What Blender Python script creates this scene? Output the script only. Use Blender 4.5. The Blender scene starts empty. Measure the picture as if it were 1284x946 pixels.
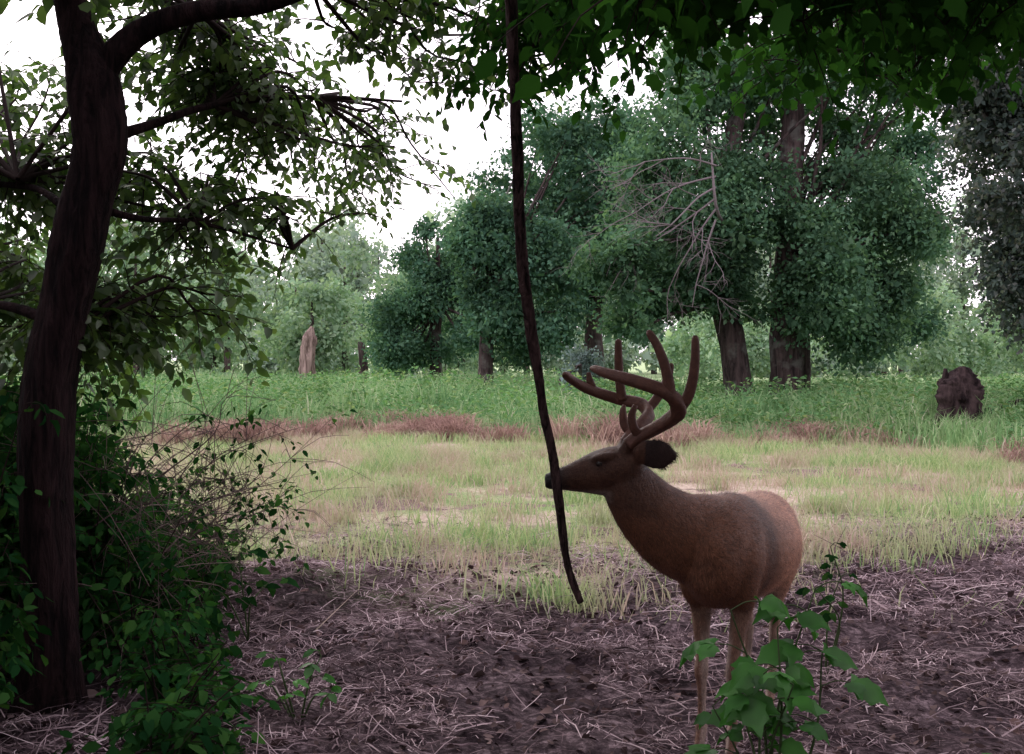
import bpy, math, numpy as np
from mathutils import Vector, Matrix
rng=np.random.default_rng(7)
S=bpy.context.scene
COL=S.collection
# ------------------------------------------------------------------ helpers
def vn(x,y,seed=0):
    x=np.asarray(x,float);y=np.asarray(y,float)
    xi=np.floor(x);yi=np.floor(y);fx=x-xi;fy=y-yi
    fx=fx*fx*(3-2*fx);fy=fy*fy*(3-2*fy)
    def h(a,b):
        v=np.sin(a*127.1+b*311.7+seed*74.7)*43758.5453
        return v-np.floor(v)
    return (h(xi,yi)*(1-fx)+h(xi+1,yi)*fx)*(1-fy)+(h(xi,yi+1)*(1-fx)+h(xi+1,yi+1)*fx)*fy
def mulch_edge(x): return 7.2+0.55*np.maximum(x,0)+1.6*(vn(x*0.9,0*x,5)-.5)+.6*(vn(x*3,0*x,6)-.5)
def bank_edge(x): return 18.8-0.062*np.clip(x,0,9)**2+3.2*(vn(x*0.55,0*x+3,8)-.5)+1.4*(vn(x*1.7,0*x+3,9)-.5)
def gh(x,y):
    x=np.asarray(x,float);y=np.asarray(y,float)
    m=1/(1+np.exp((y-mulch_edge(x))*2.5))
    near=np.exp(-np.maximum(y-40,0)/30)
    z=0.10*(vn(x*.45,y*.45,1)-.5)+0.03*(vn(x*2,y*2,2)-.5)
    z=z+m*(0.08*(vn(x*2.3,y*2.3,3)-.5)+0.06*(vn(x*6,y*6,4)-.5)+0.03*(vn(x*14,y*14,6)-.5))
    z=z+0.12*np.exp(-((x+1.4)**2/1.3+(y-6.9)**2/.25))
    d=np.exp(-(((x-.85)**2+(y-4.25)**2)/.35)**2)
    return z*(1-d)*near
def build(name,verts,facesets,mat=None,smooth=False,attr=None):
    verts=np.asarray(verts,np.float32).reshape(-1,3)
    me=bpy.data.meshes.new(name)
    fs=[np.asarray(f,np.int32) for f in facesets if len(f)]
    loops=np.concatenate([f.ravel() for f in fs])
    tot=np.concatenate([np.full(len(f),f.shape[1],np.int32) for f in fs])
    start=np.concatenate([[0],np.cumsum(tot)[:-1]]).astype(np.int32)
    me.vertices.add(len(verts));me.vertices.foreach_set('co',verts.ravel())
    me.loops.add(len(loops));me.loops.foreach_set('vertex_index',loops)
    me.polygons.add(len(tot));me.polygons.foreach_set('loop_start',start);me.polygons.foreach_set('loop_total',tot)
    if smooth: me.polygons.foreach_set('use_smooth',np.ones(len(tot),bool))
    me.update(calc_edges=True)
    ob=bpy.data.objects.new(name,me);COL.objects.link(ob)
    if mat: me.materials.append(mat)
    return ob
def parent(name,loc,kids):
    e=bpy.data.objects.new(name,None);COL.objects.link(e);e.location=loc;e.empty_display_size=.3
    for k in kids:
        k.parent=e;k.matrix_parent_inverse=Matrix.Translation(-Vector(loc))
    return e
class MB:
    def __init__(s): s.v=[];s.f={};s.n=0
    def add(s,v,fs):
        v=np.asarray(v,float).reshape(-1,3)
        for f in fs:
            f=np.asarray(f,np.int64)
            if len(f): s.f.setdefault(f.shape[1],[]).append(f+s.n)
        s.v.append(v);s.n+=len(v)
    def obj(s,name,mat,smooth=False):
        return build(name,np.concatenate(s.v),[np.concatenate(x) for x in s.f.values()],mat,smooth)
def cat(P,k):
    P=np.asarray(P,float);out=[]
    Q=np.vstack([2*P[0]-P[1],P,2*P[-1]-P[-2]])
    for i in range(1,len(Q)-2):
        for t in np.linspace(0,1,k,endpoint=False):
            a,b,c,d=Q[i-1],Q[i],Q[i+1],Q[i+2]
            out.append(.5*((2*b)+(-a+c)*t+(2*a-5*b+4*c-d)*t*t+(-a+3*b-3*c+d)*t**3))
    out.append(P[-1]);return np.array(out)
def tube(mb,P,n=8,k=4,up=(0,0,1),rough=0,cap=True,ridge=0):
    P=np.asarray(P,float)
    if P.shape[1]==4: P=np.hstack([P,P[:,3:4]])
    C=cat(P,k) if k>1 else P
    C[:,3:]=np.maximum(C[:,3:],1e-4)
    T=np.gradient(C[:,:3],axis=0);T/=np.linalg.norm(T,axis=1)[:,None]+1e-9
    up=np.array(up,float)
    cr=np.cross(T,up);pt=np.linalg.norm(cr,axis=1).min()<.3
    a=np.linspace(0,2*np.pi,n,endpoint=False);rings=[];sd=None
    for i in range(len(C)):
        if pt:
            if sd is None:
                sd=np.cross(T[i],[0.,1.,0.])
                if np.linalg.norm(sd)<.3: sd=np.cross(T[i],[1.,0.,0.])
            else: sd=sd-np.dot(sd,T[i])*T[i]
        else: sd=cr[i].copy()
        sd=sd/np.linalg.norm(sd);u=np.cross(sd,T[i])
        w,h=C[i,3],C[i,4]
        rr=1+(rough*(rng.random(n)-.5) if rough else 0)
        if ridge:
            zz=C[i,2]*2.2+C[i,0]
            rr=rr+ridge*(vn(a*2.5+zz*.6,np.full(n,zz),3)-.5)+ridge*.8*np.sin(a*3+zz)
            rr=rr*(1+ridge*.6*(vn(np.array([zz*1.7]),np.array([0.]),77)[0]-.5)*2)
        rings.append(C[i,:3]+np.outer(np.cos(a)*w*rr,sd)+np.outer(np.sin(a)*h*rr,u))
    V=np.concatenate(rings);m=len(C)
    i=np.arange(m-1)[:,None]*n;j=np.arange(n)[None];j2=(j+1)%n
    F=np.stack([i+j,i+j2,i+n+j2,i+n+j],-1).reshape(-1,4)
    if cap:
        V=np.vstack([V,C[0,:3],C[-1,:3]])
        jj=np.arange(n)
        t0=np.stack([np.full(n,m*n),(jj+1)%n,jj],1);t1=np.stack([np.full(n,m*n+1),(m-1)*n+jj,(m-1)*n+(jj+1)%n],1)
        mb.add(V,[F,np.vstack([t0,t1])])
    else: mb.add(V,[F])
    return C
LEAF=(np.array([(0,0,0),(.33,0,-.02),(.7,0,-.05),(1,0,-.14),(.28,.27,.06),(.66,.24,.0),(.28,-.27,.06),(.66,-.24,.0)]),
      [np.array([(0,1,4),(5,2,3),(0,6,1),(7,3,2)]),np.array([(4,1,2,5),(6,7,2,1)])])
LOBE=(np.array([(0,0,0),(.14,.20,.03),(.30,.34,.0),(.44,.27,.03),(.62,.30,-.04),(.76,.13,0),(1,0,-.18),(.76,-.13,0),(.62,-.30,-.04),(.44,-.27,.03),(.30,-.34,.0),(.14,-.20,.03),(.4,0,-.03),(.7,0,-.08)]),
      [np.array([(0,12,1),(1,3,2),(3,5,4),(1,12,3),(3,12,13),(3,13,5),(5,13,6),(0,11,12),(11,10,9),(9,8,7),(11,9,12),(9,13,12),(9,7,13),(7,6,13)])])
RH=(np.array([(0,0,0),(.5,.3,.05),(1,0,-.08),(.5,-.3,.05)]),[np.array([(0,1,2,3)])])
def leaves(mb,pos,d,nrm,size,tmpl,wid=1.0):
    pos=np.asarray(pos,float);d=np.asarray(d,float);nrm=np.asarray(nrm,float);N=len(pos)
    if N==0:return
    d=d/(np.linalg.norm(d,axis=1)[:,None]+1e-9)
    s=np.cross(nrm,d);s/=(np.linalg.norm(s,axis=1)[:,None]+1e-9);n=np.cross(d,s)
    size=np.broadcast_to(np.asarray(size,float),(N,))[:,None,None]
    tv,tf=tmpl;k=len(tv)
    curl=1+rng.normal(0,.8,(N,1,1))
    V=pos[:,None,:]+size*(tv[None,:,0:1]*d[:,None]+wid*tv[None,:,1:2]*s[:,None]+curl*tv[None,:,2:3]*n[:,None])
    off=(np.arange(N)*k)[:,None,None]
    mb.add(V.reshape(-1,3),[(f[None]+off).reshape(-1,f.shape[1]) for f in tf])
def rdir(n,zs=1.0):
    v=rng.normal(size=(n,3));v[:,2]*=zs
    return v/np.linalg.norm(v,axis=1)[:,None]
# ------------------------------------------------------------------ materials
def newmat(name):
    m=bpy.data.materials.new(name);m.use_nodes=True;nt=m.node_tree;nt.nodes.clear()
    return m,nt,nt.nodes.new('ShaderNodeOutputMaterial')
def N(nt,t,**k):
    n=nt.nodes.new(t)
    for a,b in k.items(): setattr(n,a,b)
    return n
def mixc(nt,fac,a,b,mode='MIX'):
    n=N(nt,'ShaderNodeMix',data_type='RGBA',blend_type=mode)
    for i,v in ((0,fac),(6,a),(7,b)):
        if hasattr(v,'links'): nt.links.new(v,n.inputs[i])
        else: n.inputs[i].default_value=v if i==0 else (*v,1)
    return n.outputs[2]
def mth(nt,op,a,b=0.0,clamp=False):
    n=N(nt,'ShaderNodeMath',operation=op,use_clamp=clamp)
    for i,v in ((0,a),(1,b)):
        if hasattr(v,'links'): nt.links.new(v,n.inputs[i])
        else: n.inputs[i].default_value=v
    return n.outputs[0]
def noise(nt,scale,vec=None,detail=3,rough=.6,dist=0):
    n=N(nt,'ShaderNodeTexNoise');n.inputs['Scale'].default_value=scale;n.inputs['Detail'].default_value=detail
    n.inputs['Roughness'].default_value=rough;n.inputs['Distortion'].default_value=dist
    if vec is not None: nt.links.new(vec,n.inputs['Vector'])
    return n.outputs['Fac']
def ramp(nt,fac,stops):
    n=N(nt,'ShaderNodeValToRGB');e=n.color_ramp.elements
    while len(e)<len(stops): e.new(.5)
    for i,(p,c) in enumerate(stops): e[i].position=p;e[i].color=(*c,1)
    nt.links.new(fac,n.inputs[0]);return n.outputs[0]
def sm(nt,v,a,b):
    n=N(nt,'ShaderNodeMapRange',interpolation_type='SMOOTHSTEP');nt.links.new(v,n.inputs[0])
    n.inputs[1].default_value=a;n.inputs[2].default_value=b;return n.outputs[0]
def leafmat(name,stops,trans=.35,patch=.6,dark=.55,gloss=0,tcol=(1.2,1.25,.7)):
    m,nt,out=newmat(name)
    g=N(nt,'ShaderNodeNewGeometry')
    c=ramp(nt,g.outputs['Random Per Island'],stops)
    nz=sm(nt,noise(nt,patch,g.outputs['Position'],2),.35,.65)
    c=mixc(nt,nz,mixc(nt,1.0,c,(dark,dark,dark),'MULTIPLY'),c)
    d=N(nt,'ShaderNodeBsdfDiffuse');t=N(nt,'ShaderNodeBsdfTranslucent')
    nt.links.new(c,d.inputs[0]);nt.links.new(mixc(nt,1.0,c,tcol,'MULTIPLY'),t.inputs[0])
    m1=N(nt,'ShaderNodeMixShader');m1.inputs[0].default_value=trans;nt.links.new(d.outputs[0],m1.inputs[1]);nt.links.new(t.outputs[0],m1.inputs[2])
    o=m1.outputs[0]
    if gloss:
        gl=N(nt,'ShaderNodeBsdfGlossy');gl.inputs['Roughness'].default_value=.45
        m2=N(nt,'ShaderNodeMixShader');m2.inputs[0].default_value=gloss;nt.links.new(o,m2.inputs[1]);nt.links.new(gl.outputs[0],m2.inputs[2]);o=m2.outputs[0]
    nt.links.new(o,out.inputs[0]);return m
def barkmat(name,c1,c2,scale=14,zs=.18,bump=.6,lich=None):
    m,nt,out=newmat(name)
    g=N(nt,'ShaderNodeNewGeometry');mp=N(nt,'ShaderNodeMapping');mp.inputs['Scale'].default_value=(1,1,zs)
    nt.links.new(g.outputs['Position'],mp.inputs[0])
    n1=noise(nt,scale,mp.outputs[0],6,.65,.6);n2=noise(nt,2.5,g.outputs['Position'],3)
    c=ramp(nt,n1,[(.38,c1),(.62,c2)])
    if lich: c=mixc(nt,sm(nt,n2,.5,.7),c,lich)
    b=N(nt,'ShaderNodeBsdfPrincipled');b.inputs['Roughness'].default_value=.9;b.inputs['Specular IOR Level'].default_value=.1
    nt.links.new(c,b.inputs['Base Color'])
    bp=N(nt,'ShaderNodeBump');bp.inputs['Strength'].default_value=bump;bp.inputs['Distance'].default_value=.05
    nt.links.new(n1,bp.inputs['Height']);nt.links.new(bp.outputs[0],b.inputs['Normal'])
    nt.links.new(b.outputs[0],out.inputs[0]);return m
def plain(name,c,rough=.7,spec=.3,bump=0):
    m,nt,out=newmat(name);b=N(nt,'ShaderNodeBsdfPrincipled')
    g=N(nt,'ShaderNodeNewGeometry');nn=noise(nt,45,g.outputs['Position'],4,.7)
    col=mixc(nt,nn,tuple(x*.3 for x in c),tuple(min(1,x*1.7) for x in c))
    nt.links.new(col,b.inputs['Base Color']);b.inputs['Roughness'].default_value=rough;b.inputs['Specular IOR Level'].default_value=spec
    if bump:
        bp=N(nt,'ShaderNodeBump');bp.inputs['Strength'].default_value=bump;bp.inputs['Distance'].default_value=.01
        nt.links.new(nn,bp.inputs['Height']);nt.links.new(bp.outputs[0],b.inputs['Normal'])
    nt.links.new(b.outputs[0],out.inputs[0]);return m

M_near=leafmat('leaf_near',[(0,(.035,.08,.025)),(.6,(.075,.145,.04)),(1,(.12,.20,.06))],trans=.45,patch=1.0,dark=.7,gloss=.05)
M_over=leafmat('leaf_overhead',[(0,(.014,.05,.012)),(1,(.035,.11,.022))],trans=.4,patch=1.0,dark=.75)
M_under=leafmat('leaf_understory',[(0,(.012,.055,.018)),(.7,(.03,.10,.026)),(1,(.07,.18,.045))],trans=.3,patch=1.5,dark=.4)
M_sprig=leafmat('leaf_sprig',[(0,(.03,.14,.02)),(1,(.065,.24,.035))],trans=.3,patch=9,dark=.6,gloss=.03)
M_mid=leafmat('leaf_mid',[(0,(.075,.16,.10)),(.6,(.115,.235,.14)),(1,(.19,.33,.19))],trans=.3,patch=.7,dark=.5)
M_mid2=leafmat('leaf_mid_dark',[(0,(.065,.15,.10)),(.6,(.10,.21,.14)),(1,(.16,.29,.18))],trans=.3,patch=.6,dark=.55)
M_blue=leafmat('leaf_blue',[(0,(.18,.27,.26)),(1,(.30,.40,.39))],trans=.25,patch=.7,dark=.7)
M_far=leafmat('leaf_far_hazed',[(0,(.24,.34,.29)),(.6,(.32,.43,.35)),(1,(.40,.50,.42))],trans=.3,patch=.12,dark=.78)  # pale, greyed greens: morning haze put into the leaf colour
M_farb=leafmat('leaf_far_bush_hazed',[(0,(.19,.32,.21)),(.6,(.28,.42,.28)),(1,(.38,.51,.36))],trans=.3,patch=.2,dark=.65)  # bush greens lightened too, standing in for mist
M_rt=leafmat('leaf_right',[(0,(.06,.09,.08)),(.6,(.10,.14,.125)),(1,(.17,.18,.18))],trans=.35,patch=.8,dark=.6)
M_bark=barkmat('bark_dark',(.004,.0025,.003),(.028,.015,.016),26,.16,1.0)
M_bark2=barkmat('bark_grey',(.02,.016,.016),(.085,.062,.06),9,.15,1.0,(.11,.11,.10))
M_twig=plain('twig_bark',(.022,.014,.013),.9,.1)
M_dead=plain('dead_wood_grey',(.20,.17,.18),.9,.1)
M_snag=barkmat('snag_wood',(.10,.07,.06),(.36,.27,.24),8,.12,.6)
def grassmat(name,A,B,scale=.55,trans=.3,lo=.42,hi=.58):
    m,nt,out=newmat(name);g=N(nt,'ShaderNodeNewGeometry')
    r=g.outputs['Random Per Island']
    a=ramp(nt,r,A);b=ramp(nt,r,B)
    c=mixc(nt,sm(nt,noise(nt,scale,g.outputs['Position'],3),lo,hi),a,b)
    d=N(nt,'ShaderNodeBsdfDiffuse');t=N(nt,'ShaderNodeBsdfTranslucent')
    nt.links.new(c,d.inputs[0]);nt.links.new(c,t.inputs[0])
    m1=N(nt,'ShaderNodeMixShader');m1.inputs[0].default_value=trans;nt.links.new(d.outputs[0],m1.inputs[1]);nt.links.new(t.outputs[0],m1.inputs[2])
    nt.links.new(m1.outputs[0],out.inputs[0]);return m
M_short=grassmat('grass_short',[(0,(.60,.48,.42)),(.5,(.46,.36,.28)),(1,(.36,.42,.24))],[(0,(.18,.34,.14)),(.6,(.36,.48,.20)),(1,(.58,.60,.38))],.75)
M_tall=grassmat('grass_tall',[(0,(.12,.26,.11)),(.7,(.22,.39,.17)),(1,(.38,.50,.28))],[(0,(.15,.29,.11)),(.8,(.32,.47,.22)),(1,(.56,.54,.42))],.35)
M_dry=grassmat('grass_dry',[(0,(.22,.135,.115)),(1,(.44,.30,.26))],[(0,(.32,.22,.18)),(1,(.54,.41,.34))],.8)
M_straw=grassmat('straw',[(0,(.08,.056,.062)),(.5,(.24,.175,.19)),(.85,(.46,.36,.38)),(1,(.68,.57,.59))],[(0,(.03,.021,.025)),(.7,(.12,.087,.094)),(1,(.42,.33,.345))],1.3,.1,.44,.58)
M_litter=grassmat('leaf_litter',[(0,(.02,.013,.014)),(1,(.14,.092,.088))],[(0,(.03,.02,.02)),(1,(.17,.125,.122))],1.6,.1)
def groundmat():
    m,nt,out=newmat('ground_soil')
    g=N(nt,'ShaderNodeNewGeometry');sx=N(nt,'ShaderNodeSeparateXYZ');nt.links.new(g.outputs['Position'],sx.inputs[0])
    X,Y=sx.outputs[0],sx.outputs[1];P=g.outputs['Position']
    nb=noise(nt,1.1,P,4);nf=noise(nt,26,P,6,.7);nm=noise(nt,3,P,5,.65)
    soil=ramp(nt,nf,[(.3,(.020,.014,.017)),(.5,(.08,.058,.065)),(.70,(.29,.22,.24))])
    soil=mixc(nt,sm(nt,nm,.40,.58),soil,mixc(nt,1.0,soil,(.38,.36,.38),'MULTIPLY'))
    clear=ramp(nt,nf,[(.3,(.24,.19,.15)),(.55,(.46,.38,.31)),(.75,(.60,.52,.44))])
    green=ramp(nt,nf,[(.3,(.10,.17,.06)),(.7,(.30,.39,.18))])
    clear=mixc(nt,sm(nt,noise(nt,.6,P,3),.45,.6),clear,green)
    brown=ramp(nt,nm,[(.3,(.09,.065,.06)),(.7,(.30,.22,.205))])
    clear=mixc(nt,sm(nt,noise(nt,.9,P,3,.6,1.),.52,.60),clear,brown)
    edge=mth(nt,'SUBTRACT',Y,mth(nt,'MULTIPLY',mth(nt,'MAXIMUM',X,0.0),.55))
    edge=mth(nt,'ADD',edge,mth(nt,'MULTIPLY',nb,3.2))
    c=mixc(nt,sm(nt,edge,7.4,9.8),soil,clear)
    far=ramp(nt,noise(nt,.15,P,3),[(.3,(.22,.33,.16)),(.7,(.44,.52,.31))])
    c=mixc(nt,sm(nt,Y,19,24),c,far)
    b=N(nt,'ShaderNodeBsdfPrincipled');b.inputs['Roughness'].default_value=1;b.inputs['Specular IOR Level'].default_value=.05
    nt.links.new(c,b.inputs['Base Color'])
    bp=N(nt,'ShaderNodeBump');bp.inputs['Strength'].default_value=.9;bp.inputs['Distance'].default_value=.03
    nt.links.new(nf,bp.inputs['Height']);nt.links.new(bp.outputs[0],b.inputs['Normal'])
    nt.links.new(b.outputs[0],out.inputs[0]);return m
# ------------------------------------------------------------------ ground
xs=np.concatenate([-np.geomspace(400,5,40)[:-1],np.arange(-5,5.001,.055),np.geomspace(5,400,40)[1:]])
ys=np.concatenate([[-60,-20,-5,0],np.arange(1.5,10,.055),np.arange(10,30,.25),np.geomspace(30,900,30)])
GX,GY=np.meshgrid(xs,ys);GZ=gh(GX,GY)
nx=len(xs);ny=len(ys);i=np.arange(ny-1)[:,None]*nx;j=np.arange(nx-1)[None]
F=np.stack([i+j,i+j+1,i+nx+j+1,i+nx+j],-1).reshape(-1,4)
build('ground',np.stack([GX,GY,GZ],-1),[F],groundmat(),True)
def blades(mb,x,y,z,h,w,lean,seg=2):
    n=len(x);a=rng.random(n)*2*np.pi;la=rng.random(n)*2*np.pi
    d=np.stack([np.cos(a),np.sin(a),0*a],1)*w[:,None]*.5
    L=np.stack([np.cos(la),np.sin(la),0*la],1)*(lean*h)[:,None]
    b=np.stack([x,y,z],1);U=np.zeros((n,3));U[:,2]=h
    if seg==1:
        V=np.stack([b-d,b+d,b+U+L],1);mb.add(V.reshape(-1,3),[np.arange(n*3).reshape(n,3)])
    else:
        mid=b+U*.6+L*.35;top=b+U*np.clip(1-.4*lean[:,None],.3,1)+L*1.1
        V=np.stack([b-d,b+d,mid-d*.8,mid+d*.8,top],1);o=(np.arange(n)*5)[:,None]
        mb.add(V.reshape(-1,3),[o+np.array([[0,1,3,2]]),o+np.array([[2,3,4]])])
def scatter(n,y0,y1,xr=.56):
    y=np.sqrt(y0**2+rng.random(n)*(y1**2-y0**2))
    x=(rng.random(n)*2-1)*(xr*y+1.0);return x,y
mb=MB()
x,y=scatter(190000,5.6,20.5,.5)
den=vn(x*.8,y*.8,11)*.6+vn(x*3,y*3,12)*.4
e=(y-mulch_edge(x));keep=(rng.random(len(x))<np.clip((den-.40)*4,0.03,1))&(rng.random(len(x))<1/(1+np.exp(-e*1.5)))
x=x[keep];y=y[keep];n=len(x)
hh=(.03+.08*rng.random(n)**1.5)*(1+2.2*np.clip(vn(x*.7+9,y*.7,14)-.55,0,1)*3)
blades(mb,x,y,gh(x,y)-.005,hh,.004+.005*rng.random(n)+.0003*y,.3+.9*rng.random(n),1)
for k in range(600):
    cx=(rng.random()*2-1)*8;cy=6.2+rng.random()*13.1
    if cy<mulch_edge(np.array(cx))-.8 or abs(cx)>.55*cy: continue
    m=int(30+rng.random()*110);r=.08+.28*rng.random()
    x=cx+rng.normal(0,r,m);y=cy+rng.normal(0,r,m)
    blades(mb,x,y,gh(x,y)-.01,.1+.2*rng.random(m),.006+.006*rng.random(m),.2+.7*rng.random(m))
mb.obj('grass_clearing',M_short)
STX,STY=8.12,20.0
def clr(x,y): return (abs(x-STX*y/STY)<.62)&(y>15)&(y<STY+.3)
mb=MB()
x,y=scatter(125000,13,46,.5)
e=y-bank_edge(x);keep=(e>0)&(rng.random(len(x))<np.clip(.35+vn(x*.9,y*.9,21),0,1))
x=x[keep];y=y[keep];e=e[keep];n=len(x)
hs=(.45+.5*rng.random(n))*(.42+.80*vn(x*.6,y*.6,22))*np.clip(.5+e*.3,.35,1.1)*np.where(x<1.5,1.15,1.0)
hs=np.where(clr(x,y),np.minimum(hs,.50+.22*rng.random(n)),hs)
blades(mb,x,y,gh(x,y)-.02,hs,.010+.010*rng.random(n)+.0006*y,.1+.55*rng.random(n))
tallg=mb.obj('tall_grass',M_tall)
mb=MB()
x,y=scatter(7500,13,34,.5);e=y-bank_edge(x);k=(e>.3)&~clr(x,y);x=x[k];y=y[k]
for q in range(9):
    n=len(x);z=gh(x,y)+(.15+.85*rng.random(n))*(.42+.85*vn(x*.6,y*.6,22))*np.where(x<1.5,1.1,.95)
    leaves(mb,np.stack([x+rng.normal(0,.06,n),y+rng.normal(0,.06,n),z],1),rdir(n,.4),rdir(n)+np.array([0,0,1.2]),.07+.08*rng.random(n),RH,.8)
mb.obj('weeds',leafmat('leaf_weed',[(0,(.10,.24,.10)),(.7,(.18,.34,.15)),(1,(.36,.47,.26))],trans=.3,patch=.5,dark=.55))
mb=MB()
for (x0,x1,dy,w) in [(-6,1.9,-.5,6.2),(2.2,9.4,-.4,5.2),(-4.2,-1.0,.4,2.0),(3.0,5.4,.3,1.6)]:
    n=int(4200*w);u=rng.random(n);x=x0+u*(x1-x0);y=bank_edge(x)+dy+rng.random(n)**1.1*2.2-.4
    env=np.clip(vn(x*.7,y*.3,35)*2.0-.35,.12,1)
    k=(rng.random(n)<np.clip(vn(x*2.6,y*1.2,31)*2.0-.35,.05,1)*env)&~clr(x,y);x=x[k];y=y[k];env=env[k];n=len(x)
    blades(mb,x,y,gh(x,y)-.02,(.15+.5*rng.random(n))*(.3+vn(x*2.3,y*1.6,32)*.9)*(.5+.75*env),.012+.01*rng.random(n),.4+1.0*rng.random(n))
mb.obj('dry_grass',M_dry)
mb=MB()
def straw(n,y0,y1,lmin,lmax,wd,lift,thr,seed,xr=.5):
    x,y=scatter(n,y0,y1,xr)
    k=(rng.random(n)<np.clip((vn(x*1.7,y*1.7,seed)*.6+vn(x*5,y*5,seed+1)*.4-thr)*4,.05,1))&(rng.random(n)<1/(1+np.exp((y-mulch_edge(x)-.9)*1.4)))
    x=x[k];y=y[k];n=len(x);L=lmin+(lmax-lmin)*rng.random(n)**2
    a=rng.random(n)*2*np.pi;d=np.stack([np.cos(a),np.sin(a),rng.normal(0,lift,n)],1)
    s=np.stack([-np.sin(a),np.cos(a),rng.normal(0,.5,n)],1)*(wd*(.6+rng.random(n)))[:,None]
    p0=np.stack([x,y,gh(x,y)+.012+.02*rng.random(n)],1)
    m=p0+d*L[:,None]*.5+s*rng.normal(0,6,n)[:,None];m[:,2]=np.maximum(gh(m[:,0],m[:,1])+.006,m[:,2]+.01)
    e=p0+d*L[:,None];e[:,2]=np.maximum(gh(e[:,0],e[:,1])+.002,e[:,2])
    V=np.stack([p0-s,p0+s,m-s,m+s,e-s*.6,e+s*.6],1).reshape(-1,3);o=(np.arange(n)*6)[:,None]
    mb.add(V,[o+np.array([[0,1,3,2]]),o+np.array([[2,3,5,4]])])
straw(110000,2.8,10.5,.03,.20,.0018,.14,.36,41)
straw(8000,2.8,9.5,.12,.38,.0020,.25,.38,47)
mb.obj('straw_mulch',M_straw)
mb=MB()
x,y=scatter(15000,2.6,10,.52);k=y<mulch_edge(x)+.8;x=x[k];y=y[k];n=len(x)
leaves(mb,np.stack([x,y,gh(x,y)+.012],1),rdir(n,.25),rdir(n,.5)+np.array([0,0,1.]),.02+.05*rng.random(n)**2,LEAF,1.1)
mb.obj('leaf_litter',M_litter)
# ------------------------------------------------------------------ near foliage helper
def twig_leaves(tw,lf,start,d,length,nl,size,droop=.5,tmpl=LEAF,r=.0035):
    d=np.array(d,float);d/=np.linalg.norm(d)
    pts=[];p=np.array(start,float);ns=6
    for i in range(ns+1):
        pts.append([*p,r*(1-.7*i/ns)])
        d=d+np.array([rng.normal(0,.12),rng.normal(0,.12),-droop*.16]);d/=np.linalg.norm(d);p=p+d*length/ns
    pts=np.array(pts);tube(tw,pts,4,1,cap=False)
    t=np.linspace(.08,1,nl)*ns;ii=np.minimum(t.astype(int),ns-1);fr=(t-ii)[:,None]
    P=pts[ii,:3]*(1-fr)+pts[ii+1,:3]*fr;T=pts[ii+1,:3]-pts[ii,:3];T/=np.linalg.norm(T,axis=1)[:,None]
    sd=np.cross(T,[0,0,1.]);sd/=np.linalg.norm(sd,axis=1)[:,None]+1e-6
    sg=np.where(np.arange(nl)%2,1,-1)[:,None]
    D=T*.5+sd*sg*.9+rng.normal(0,.3,(nl,3));D[:,2]-=.25+.5*rng.random(nl)
    nr=rng.normal(0,.45,(nl,3))+np.array([0,0,1.])
    P=P+D*.012
    leaves(lf,P,D,nr,size*(.65+.6*rng.random(nl)),tmpl)
def cluster(tw,lf,root,c,rad,nb,nt_,nl,size,droop=.6,tmpl=LEAF,r0=.012,tl=(.22,.5)):
    root=np.array(root,float);c=np.array(c,float);rad=np.array(rad,float)
    for b in range(nb):
        v=rdir(1)[0]*rng.random()**.4;end=c+v*rad
        mid=(root+end)/2+rng.normal(0,.10,3)*np.linalg.norm(end-root)*.6+np.array([0,0,.06])
        m2=(mid+end)/2+rng.normal(0,.05,3)
        C=tube(tw,[[*root,r0],[*mid,r0*.7],[*m2,r0*.5],[*end,r0*.25]],5,4,rough=.1,cap=False)
        ins=[q for q in C if np.sum(((q[:3]-c)/(rad*1.15))**2)<1]
        if len(ins)<3: ins=list(C[-6:])
        for t in range(nt_):
            q=ins[rng.integers(len(ins))][:3]
            d=rdir(1,.5)[0]
            twig_leaves(tw,lf,q,d,rng.uniform(*tl),nl,size,droop,tmpl)
# ------------------------------------------------------------------ left tree
mb=MB()
T=[(-1.95,4.6,-.15,.19),(-1.95,4.6,.02,.145),(-1.957,4.6,.25,.122),(-1.957,4.6,.6,.113),(-1.965,4.6,.95,.111),(-1.937,4.6,1.35,.107),(-1.86,4.6,1.72,.104),(-1.79,4.6,2.02,.107),(-1.715,4.6,2.32,.102),(-1.735,4.6,2.55,.105),(-1.77,4.6,2.7,.088),(-1.82,4.6,2.85,.07),(-1.87,4.6,3.1,.06),(-2.0,4.7,3.8,.045),(-2.1,4.8,4.6,.02)]
tube(mb,T,40,12,rough=.05,ridge=.09)
LB=[(-1.75,4.6,2.56,.06),(-1.65,4.6,2.72,.056),(-1.51,4.6,2.83,.048),(-1.31,4.6,2.895,.044),(-1.04,4.58,2.915,.036),(-.81,4.5,2.97,.032),(-.4,4.2,3.06,.028),(0,3.78,3.12,.026),(.5,3.4,3.2,.018),(1.0,3.2,3.3,.008)]
tube(mb,LB,16,8,rough=.06,ridge=.08)
tube(mb,[(-1.72,4.6,2.36,.03),(-1.55,4.75,2.46,.02),(-1.35,5.0,2.6,.015),(-1.0,5.6,2.78,.011),(-.6,6.0,2.85,.007)],8,5,rough=.1)
tube(mb,[(-1.8,4.6,2.1,.024),(-1.62,4.8,2.06,.014),(-1.45,5.1,2.08,.010),(-1.1,5.5,2.0,.006)],8,5,rough=.1)
tube(mb,[(-1.9,4.6,1.6,.03),(-2.2,4.75,1.68,.02),(-2.6,5.0,1.7,.016),(-3.2,5.4,1.9,.012)],8,5,rough=.1)
tube(mb,[(-1.8,4.65,2.0,.025),(-2.1,4.9,2.2,.016),(-2.5,5.2,2.3,.012),(-3.0,5.6,2.6,.008)],8,5,rough=.1)
tr=mb.obj('trunk',M_bark,True)
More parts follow.
